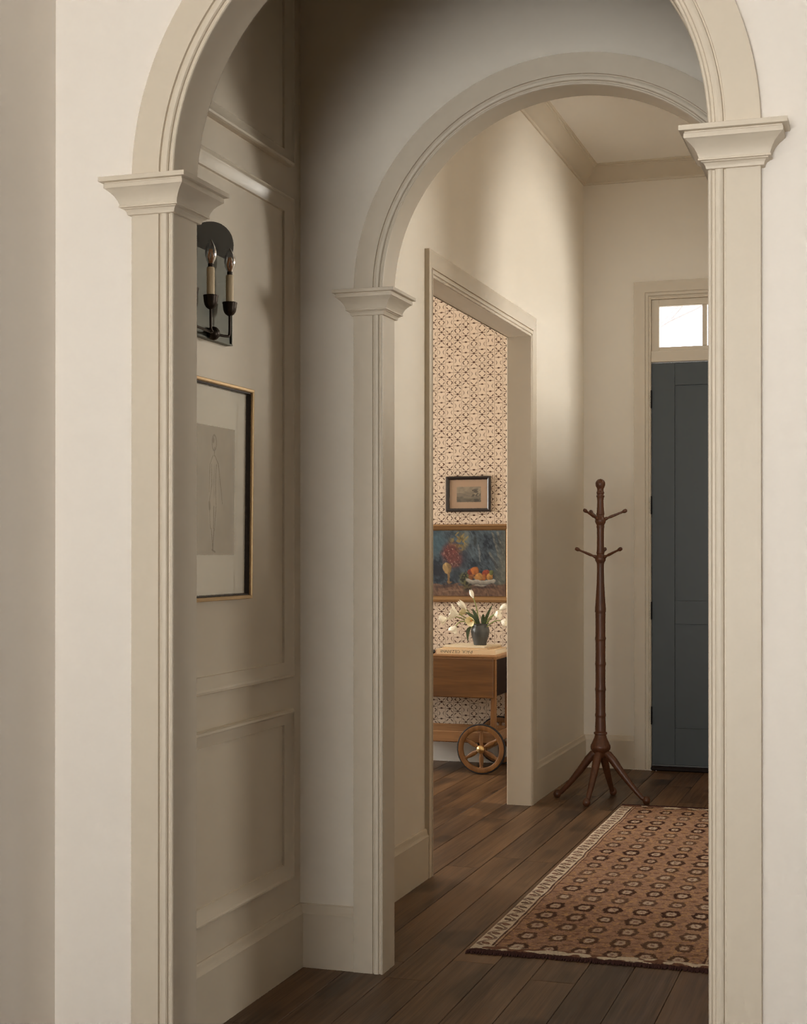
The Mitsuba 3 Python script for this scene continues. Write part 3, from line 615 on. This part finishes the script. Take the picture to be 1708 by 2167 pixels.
add(lp, 'glass', fan([mpy(0)(a, b, .014) for a, b in ((lx0 + .021, lz0 + .021), (lx1 - .021, lz0 + .021), (lx1 - .021, lz1 - .021), (lx0 + .021, lz1 - .021))]), 'clear_glass')

sp = thing('still_life_painting', 'wide still life painting of flowers and fruit in an old gilt frame above the trolley', 'painting')
sx0, sx1, sz0_, sz1_ = -2.960, -2.2220, .9930, 1.4785
add(sp, 'frame', rect_frame(sx0, sx1, sz0_, sz1_, [(0, 0), (0, .026), (.004, .034), (.011, .036), (.015, .029), (.022, .026), (.030, .022), (.038, .013), (.041, .012), (.041, 0)], mpy(0)), 'gilt_old', label='worn gilt frame')
def f_paint(p, n, uv):
    w = .017 * (fbm(p.x * 34, p.z * 34, 3.0) - .5); w2 = .015 * (fbm(p.x * 34 + 9, p.z * 34, 6.0) - .5)
    x, z = p.x + w, p.z + w2
    st = fbm(x * 95 + z * 60, z * 42 - x * 30, 1.0, 4); st2 = fbm(x * 30 - z * 44, z * 70 + x * 20, 5.0); big = fbm(x * 13, z * 13, 8.0)
    c = mix((.010, .016, .026), (.060, .082, .098), dr.clip(.35 + 1.9 * (big - .45) + 1.1 * (st - .5), 0, 1))
    def blob(X, Z, rx, rz, soft=.25): return 1 - smoothstep(1 - soft, 1 + soft, dr.sqrt(dr.square((x - X) / rx) + dr.square((z - Z) / rz)))
    def stroke(x0, z0, x1, z1, wd):
        dx, dz = x1 - x0, z1 - z0
        t = dr.clip(((x - x0) * dx + (z - z0) * dz) / (dx * dx + dz * dz), 0, 1)
        return 1 - smoothstep(wd * .5, wd * 1.4, dr.sqrt(dr.square(x - x0 - t * dx) + dr.square(z - z0 - t * dz)))
    c = mix(c, (.035, .075, .095), .7 * blob(-2.70, 1.36, .05, .07, .6)); c = mix(c, (.012, .013, .020), .75 * blob(-2.68, 1.19, .05, .05, .5)); c = mix(c, (.014, .014, .026), .7 * blob(-2.535, 1.27, .035, .06, .6))
    c = mix(c, mix((.055, .060, .050), (.135, .130, .100), st2), .85 * smoothstep(.0, .09, x + 2.345 + .30 * (1.28 - z) * .4))
    for q in ((-2.345, 1.42, -2.285, 1.22, .008), (-2.315, 1.43, -2.275, 1.30, .006), (-2.36, 1.30, -2.29, 1.16, .007), (-2.33, 1.17, -2.275, 1.08, .007)): c = mix(c, mix((.02, .022, .022), (.20, .19, .15), st), .6 * stroke(*q))
    c = mix(c, (.105, .118, .110), .7 * blob(-2.52, 1.40, .028, .045, .6)); c = mix(c, (.018, .022, .022), .8 * blob(-2.452, 1.372, .012, .030, .5)); c = mix(c, (.16, .17, .17), .5 * stroke(-2.43, 1.35, -2.425, 1.25, .005))
    c = mix(c, (.016, .02, .028), .7 * stroke(-2.39, 1.31, -2.31, 1.21, .008))
    c = mix(c, mix((.055, .026, .018), (.155, .088, .055), st), smoothstep(.010, -.010, z - 1.104 + .03 * (st2 - .5)))
    c = mix(c, (.03, .016, .015), .6 * stroke(-2.70, 1.085, -2.60, 1.10, .009)); c = mix(c, (.20, .12, .08), .5 * stroke(-2.66, 1.062, -2.50, 1.072, .006))
    leaf = smoothstep(.40, .52, noise(x * 75, z * 75, 2.0) + .12)
    c = mix(c, mix((.05, .035, .012), (.23, .165, .055), st), .95 * blob(-2.563, 1.363, .052, .052, .5) * leaf)
    for q in ((-2.545, 1.40, -2.530, 1.42, .005), (-2.535, 1.37, -2.505, 1.40, .005), (-2.58, 1.41, -2.565, 1.43, .005)): c = mix(c, (.20, .15, .05), .8 * stroke(*q))
    c = mix(c, mix((.028, .007, .008), (.155, .040, .034), st), .95 * blob(-2.612, 1.300, .058, .060, .45)); c = mix(c, mix((.03, .008, .009), (.13, .038, .032), st2), .92 * blob(-2.586, 1.248, .044, .050, .4))
    c = mix(c, (.30, .20, .16), .7 * smoothstep(.80, .88, noise(x * 160, z * 160, 4.0)) * blob(-2.605, 1.28, .06, .07, .4))
    urn = dr.maximum(blob(-2.637, 1.210, .031, .026, .15), blob(-2.632, 1.192, .022, .022, .2)); lit = dr.clip(.5 - (x + 2.632) * 16.0, 0, 1)
    c = mix(c, mix((.13, .075, .028), (.36, .235, .10), lit) * (.75 + .5 * st), .97 * urn); c = mix(c, mix((.11, .06, .025), (.31, .19, .085), lit) * (.75 + .5 * st), .97 * dr.maximum(blob(-2.625, 1.150, .010, .036, .25), blob(-2.624, 1.118, .018, .008, .3)))
    c = mix(c, (.018, .024, .032), .8 * blob(-2.572, 1.168, .032, .040, .4))
    grape = smoothstep(.42, .60, noise(x * 120, z * 120, 7.0))
    c = mix(c, mix((.018, .018, .008), (.085, .080, .028), grape), .92 * blob(-2.520, 1.140, .036, .042, .35)); c = mix(c, mix((.015, .012, .010), (.06, .05, .02), grape), .85 * blob(-2.505, 1.090, .030, .028, .4))
    for X, Z, rr, cc in ((-2.485, 1.180, .021, (.13, .022, .014)), (-2.459, 1.188, .025, (.31, .095, .022)), (-2.386, 1.170, .028, (.19, .034, .016)), (-2.362, 1.152, .023, (.31, .150, .040)), (-2.402, 1.148, .018, (.25, .080, .022)), (-2.478, 1.148, .018, (.17, .060, .02)), (-2.434, 1.150, .025, (.32, .150, .042)), (-2.352, 1.178, .016, (.09, .10, .03))):
        sh = dr.clip(.55 + (z - Z) / rr * .35 - (x - X) / rr * .30, .15, 1.2)
        c = mix(c, mi.Color3f(cc) * (.45 + .85 * sh) * (.75 + .5 * st), .96 * blob(X, Z, rr, rr, .16))
    rimz = z - 1.130 - .9 * dr.square(x + 2.42)
    bowl = blob(-2.420, 1.130, .096, .031, .08) * smoothstep(.003, -.003, rimz); c = mix(c, mix((.10, .090, .078), (.33, .30, .255), dr.clip((z - 1.104) * 36, 0, 1)), .96 * bowl)
    c = mix(c, (.26, .235, .20), .8 * blob(-2.42, 1.096, .034, .006, .3)); c = mix(c, (.022, .012, .012), .7 * blob(-2.40, 1.086, .080, .009, .6))
    return c * (.72 + .5 * st)
mat('oil_paint', mikit.proc(f_paint), .5, spec=.4)
add(sp, 'canvas', bx(sx0 + .039, sx1 - .039, Y3 - .018, Y3 - .008, sz0_ + .039, sz1_ - .039), 'oil_paint', label='oil painting of an urn of flowers and a dish of oranges')

# ------------------------------------------------------------------ tea trolley
tt = thing('tea_trolley', 'walnut drop-leaf tea trolley with large spoked wheels in the dining room', 'trolley')
tx0, tx1, ty0, ty1 = -2.960, -2.200, 8.425, 8.815
tp = [(-.006, .672), (-.001, .6755), (-.001, .680), (.003, .684), (.0045, .690), (.003, .6955), (-.001, .698), (-.004, .6985)]
add(tt, 'table_top', rings([[(tx0 - p, ty0 - p, z), (tx1 + p, ty0 - p, z), (tx1 + p, ty1 + p, z), (tx0 - p, ty1 + p, z)] for p, z in tp], caps=(True, True)), 'walnut_light')
for y0, y1 in ((8.409, 8.424), (8.816, 8.831)): add(tt, 'drop_leaf', bx(tx0 + .004, tx1 - .016, y0, y1, .446, .680, .004), 'walnut_x')
for x0, x1, y0, y1 in ((tx0 + .02, tx0 + .036, 8.44, 8.80), (tx1 - .030, tx1 - .014, 8.44, 8.80)): add(tt, 'apron', bx(x0, x1, y0, y1, .455, .676), 'walnut_dark')
for x, y in ((-2.225, 8.452), (-2.225, 8.788), (-2.93, 8.452), (-2.93, 8.788)):
    add(tt, 'leg', bx(x - .0155, x + .0155, y - .0155, y + .0155, .172 if x > -2.5 else .065, .674, .003), 'walnut_z')
    if x < -2.5:
        add(tt, 'castor', cat_([lathe([(0, -.011), (.026, -.011), (.028, -.008), (.028, .008), (.026, .011), (0, .011)], 20, (0, 1, 0), (x, y, .028)), bx(x - .005, x + .005, y - .014, y + .014, .026, .068)]), 'bronze', 30)
add(tt, 'shelf', bx(tx0 + .012, -2.208, 8.434, 8.806, .178, .188, .002), 'walnut_x')
for a, b, c, d in ((tx0 + .012, -2.208, 8.430, 8.446), (tx0 + .012, -2.208, 8.794, 8.810), (-2.214, -2.204, 8.446, 8.794)): add(tt, 'shelf_rail', bx(a, b, c, d, .180, .243, .003), 'walnut_light')
add(tt, 'bracket', bx(-2.305, -2.265, 8.46, 8.78, .135, .178, .003), 'walnut_z')
WX, WZ, WR = -2.2850, .1495, .1475
def wheel(y, flip):
    d = -1 if flip else 1
    ax = (0, d, 0)
    wk = add(tt, 'wheel', lathe([(.111, -.010), (.115, -.0125), (.130, -.0135), (.1375, -.0120), (.1390, -.009), (.1390, .009), (.1375, .0120), (.130, .0135), (.115, .0125), (.111, .010), (.1095, 0), (.111, -.010)], 64, ax, (WX, y, WZ)), 'walnut_z', 40)
    add(wk, 'tyre', lathe([(.1385, -.008), (.144, -.0085), (.1470, -.005), (.1475, 0), (.1470, .005), (.144, .0085), (.1385, .008)], 64, ax, (WX, y, WZ)), 'rubber', 40, label='black rubber tyre')
    for k in range(6):
        a = math.pi / 2 + k * math.pi / 3; u = np.array([math.cos(a), 0, math.sin(a)]); v = np.array([-math.sin(a), 0, math.cos(a)])
        c0 = np.array([WX, y, WZ]); P = []
        for r, w, h in ((.012, .011, .009), (.030, .0100, .0085), (.052, .0145, .0075), (.078, .0135, .0070), (.098, .0095, .0070), (.1065, .0115, .008), (.114, .0190, .0085)):
            P.append([c0 + u * r + v * w * math.cos(t) + np.array([0, 1, 0]) * h * math.sin(t) for t in np.linspace(0, 2 * np.pi, 12, endpoint=False)])
        add(wk, 'spoke', quadgrid(np.array(P), close_v=True), 'walnut_z', 40)
    add(wk, 'hub', lathe([(0, -.020), (.0235, -.020), (.0250, -.017), (.0250, .015), (.0235, .018), (0, .019)], 28, ax, (WX, y, WZ)), 'walnut_z', 40)
    add(wk, 'hub_cap', lathe([(.0225, 0), (.0225, .004), (.0175, .0065), (.0165, .0095), (.0120, .0130), (.0055, .0150), (0, .0155)], 24, (0, -d, 0), (WX, y - d * .0195, WZ)), 'brass', 40, label='brass hub cap')
wheel(8.396, False); wheel(8.842, True)
add(tt, 'axle', lathe([(0, 8.41), (.007, 8.41), (.007, 8.828), (0, 8.828)], 14, (0, 1, 0), (WX, 0, WZ)), 'bronze', 30)

# ------------------------------------------------------------------ books on the trolley
def book(label, x0, x1, y0, y1, z0, z1, cover, rot=0., spine=None):
    k = thing('book', label, 'book', 'books stacked under the vase'); c = np.array([(x0 + x1) / 2, (y0 + y1) / 2, 0])
    R = trimesh.transformations.rotation_matrix(rot, [0, 0, 1], c); t = .0018
    def put(n, m, mm, **kw): m.apply_transform(R); add(k, n, m, mm, **kw)
    put('cover', cat_([bx(x0, x1, y0, y1, z0, z0 + t, .0006), bx(x0, x1, y0, y1, z1 - t, z1, .0006), bx(x0, x1, y0, y0 + t, z0, z1, .0006)]), cover)
    put('pages', bx(x0 + .004, x1 - .004, y0 + t, y1 - .004, z0 + t, z1 - t), 'page', label='paper page block')
    if spine:
        txt, h, xr = spine
        m = meshkit.text_mesh(txt, h, .0006); b = m.bounds
        m.apply_translation([-b[0][0], -(b[0][1] + b[1][1]) / 2, 0]); s = .200 / (b[1][0] - b[0][0]); m.vertices[:, 0] *= s
        v = m.vertices.copy(); zc = (z0 + z1) / 2
        m.vertices = np.stack([xr - v[:, 0], y0 - .0001 - v[:, 2], zc - v[:, 1]], -1); m.fix_normals()
        put('lettering', m, 'ink', label='dark spine lettering, upside down')
    return k
ZT = .6987
book('large cream art book with upside-down spine lettering, lowest of the stack', -2.575, -2.214, 8.448, 8.735, ZT, ZT + .0300, 'book_cream', 0, ('PAUL CEZANNE', .0165, -2.354))
book('thin tan book in the middle of the stack', -2.540, -2.250, 8.475, 8.725, ZT + .0302, ZT + .0382, 'book_tan', -.10)
book('thin pale book on top of the stack, directly under the vase', -2.535, -2.262, 8.485, 8.735, ZT + .0384, ZT + .0484, 'book_pale', -.16)
ZV = ZT + .0486
solo('black_object', trimesh.creation.icosphere(3, 1.0).apply_transform(np.diag([.020, .016, .013, 1.])).apply_translation([-2.605, 8.462, ZT + .013]), 'black_gloss', 'small glossy black object lying beside the book stack', 'black_object', smooth=True)  # unidentified small dark thing, modelled as a smooth pebble

# ------------------------------------------------------------------ vase and tulips
VX, VY = -2.345, 8.590
vs = thing('flower_vase', 'dark pewter grey vase of white tulips on the book stack', 'vase')
add(vs, 'body', lathe([(0, ZV), (.036, ZV), (.0385, ZV + .003), (.0395, ZV + .012), (.0440, ZV + .030), (.0520, ZV + .055), (.0565, ZV + .077), (.0560, ZV + .092), (.0500, ZV + .108), (.0455, ZV + .116), (.0455, ZV + .121), (.0485, ZV + .127), (.0475, ZV + .1285), (.0425, ZV + .120), (.0440, ZV + .100), (.046, ZV + .06), (.03, ZV + .01), (0, ZV + .006)], 40, at=(VX, VY, 0)), 'pewter', 40)
def petal(L, Wd, opn, curl, ph):
    """one petal growing from the origin along +z"""
    u = np.linspace(0, 1, 9); v = np.linspace(-1, 1, 7); P = np.zeros((9, 7, 3))
    for i, a in enumerate(u):
        rad = (.25 + .95 * math.sin(min(a * 1.9, 1.75))) * Wd * (1 - opn * 0) * (1 - (.62 - .9 * opn) * max(0, a - .45) ** 1.3 / .55 ** 1.3) + opn * curl * a * a * L
        half = .95 * (math.sin(math.pi * min(1, .12 + a * .86)) ** .6) * (1 if a < 1 else .0)
        for j, b in enumerate(v):
            t = ph + half * b
            P[i, j] = (rad * math.cos(t), rad * math.sin(t), L * (a - .10 * b * b * a - opn * .25 * a * a))
    return quadgrid(P)
def tulip(label, tip, base_pt, mid, L=.062, W=.0165, opn=0., m='petal', leaf=None):
    k = thing('tulip', label, 'flower', 'white tulips in the pewter vase')
    path = bez(base_pt, mid, tip, 16); d = path[-1] - path[-3]; d /= np.linalg.norm(d)
    add(k, 'stem', tube(path, np.linspace(.0033, .0028, 16), 8), 'stem_green', 50)
    ph0 = rng.uniform(0, 6)
    ms = [petal(L * (1 if q < 3 else .94), W * (1 if q < 3 else .88), opn, .55, ph0 + q * 2 * np.pi / 3 + (q >= 3) * np.pi / 3) for q in range(6)]
    b = cat_(ms); M = trimesh.geometry.align_vectors([0, 0, 1], d); M[:3, 3] = tip - d * .003; b.apply_transform(M)
    add(k, 'bloom', b, m, 60, label='white petals' if m == 'petal' else 'cream yellow petals')
    if opn > .3:
        s = cat_([tube([(0, 0, 0), (.005 * math.cos(a), .005 * math.sin(a), L * .45)], .0013, 5) for a in np.arange(6) * 1.047]); s.apply_transform(M); add(k, 'stamen', s, 'amber', 40)
    if leaf:
        tipl, ml, wd = leaf; pth = bez(np.array(base_pt) + [0, 0, .02], ml, tipl, 14)
        side = np.array([.82, .45, .35]); P = []
        for i, q in enumerate(pth):
            w_ = wd * math.sin(math.pi * min(.97, .12 + .86 * i / 13)) ** .8
            P.append([q - side * w_, q + np.array([0, .25, -.35]) * w_ * .6, q + side * w_])
        add(k, 'leaf', quadgrid(np.array(P)), 'leaf_green', 60, label='long green leaf')
V = lambda *a: np.array(a, float)
rim = ZV + .122
def bp(dx, dy=0.): return V(VX + dx, VY + dy, rim - .03)
tulip('closed white tulip standing highest above the vase', V(-2.3905, 8.60, 1.030), bp(-.005), V(-2.36, 8.60, .96), .058, .0135, 0, leaf=(V(-2.390, 8.58, .965), V(-2.365, 8.58, .92), .012))
tulip('closed white tulip leaning up to the left', V(-2.425, 8.56, .963), bp(-.02), V(-2.385, 8.57, .925), .075, .0185, .05, leaf=(V(-2.425, 8.55, .945), V(-2.375, 8.56, .93), .013))
tulip('wide open white tulip left of the vase', V(-2.468, 8.54, .932), bp(-.025, -.02), V(-2.42, 8.55, .925), .072, .027, .62, leaf=(V(-2.43, 8.52, .868), V(-2.40, 8.54, .915), .012))
tulip('half open white tulip farthest to the left', V(-2.545, 8.55, .905), bp(-.03, -.01), V(-2.46, 8.56, .945), .050, .022, .45)
tulip('drooping white tulip low on the left', V(-2.478, 8.52, .858), bp(-.03, -.025), V(-2.44, 8.53, .93), .050, .0235, .35)
tulip('open cream tulip facing out over the rim', V(-2.376, 8.525, .898), bp(-.01, -.03), V(-2.368, 8.55, .91), .040, .022, .5, 'petal_cream', leaf=(V(-2.408, 8.545, .775), V(-2.42, 8.545, .885), .016))
tulip('small cream tulip behind the wide open one', V(-2.437, 8.60, .940), bp(-.02, .02), V(-2.39, 8.60, .925), .042, .020, .5, 'petal_cream')
tulip('white tulip leaning up to the right', V(-2.222, 8.59, .962), bp(.025), V(-2.28, 8.59, .925), .060, .0165, .05, leaf=(V(-2.266, 8.575, .988), V(-2.305, 8.57, .92), .013))
tulip('open white tulip right of the vase', V(-2.245, 8.56, .930), bp(.03, -.01), V(-2.29, 8.57, .93), .046, .020, .45, leaf=(V(-2.28, 8.54, .925), V(-2.31, 8.56, .93), .012))
tulip('white tulip hanging lowest on the right', V(-2.205, 8.56, .893), bp(.03, -.015), V(-2.255, 8.57, .91), .044, .020, .3, leaf=(V(-2.315, 8.55, .935), V(-2.325, 8.56, .91), .013))

# ------------------------------------------------------------------ outside the front door
solo('porch_ground', bx(-9, 9, Y3 + .12, 40, -.2, -.05), 'outside_ground', 'pale ground outside the front door', kind='structure')
def limb(p, d, L, r, depth, out):
    q = p + d * L; out.append(tube([p, (p + q) / 2 + rng.normal(0, .03 * L, 3), q], [r, r * .85, r * .68], 6))
    if depth:
        for _ in range(3):
            e = d + rng.normal(0, .45, 3) + V(0, 0, .15); limb(q, e / np.linalg.norm(e), L * .72, r * .6, depth - 1, out)
out = []; limb(V(-4.2, 21.0, -.05), V(.02, 0, 1.), 2.4, .085, 4, out)
solo('bare_tree', cat_(out), 'bark', 'pale bare tree seen faintly through the transom window', 'tree', smooth=50)

# ------------------------------------------------------------------ unseen couch added behind the camera, blocking low window light
def f_linen(p, n, uv): return mix((.055, .052, .042), (.085, .080, .066), .5 * noise(p.x * 300, p.z * 300, p.y * 300) + .5 * fbm(p.x * 6, p.y * 6, p.z * 6))
mat('dark_linen', mikit.proc(f_linen), .9, spec=.1)
sf = thing('added_sofa', 'dark linen couch added unseen behind the camera to block low window light', 'added_sofa')
ax0, ax1, ay0, ay1 = -1.60, .55, -1.95, -1.05
add(sf, 'base', bx(ax0, ax1, ay0 + .02, ay1, .12, .40, .02), 'dark_linen'); add(sf, 'backrest', bx(ax0, ax1, ay0, ay0 + .22, .12, .78, .05), 'dark_linen')
for x in (ax0, ax1 - .2): add(sf, 'arm', bx(x, x + .2, ay0 + .05, ay1 + .02, .12, .66, .04), 'dark_linen')
for i in range(2):
    x = ax0 + .205 + i * .872; add(sf, 'seat_cushion', bx(x + .004, x + .868, ay0 + .22, ay1 + .02, .40, .54, .035), 'dark_linen'); add(sf, 'back_cushion', bx(x + .01, x + .86, ay0 + .20, ay0 + .38, .54, .80, .06), 'dark_linen')
for x in (ax0 + .06, ax1 - .06):
    for y in (ay0 + .08, ay1 - .08): add(sf, 'leg', lathe([(0, 0), (.018, 0), (.026, .125), (0, .125)], 14, at=(x, y, 0)), 'walnut_dark', 30)
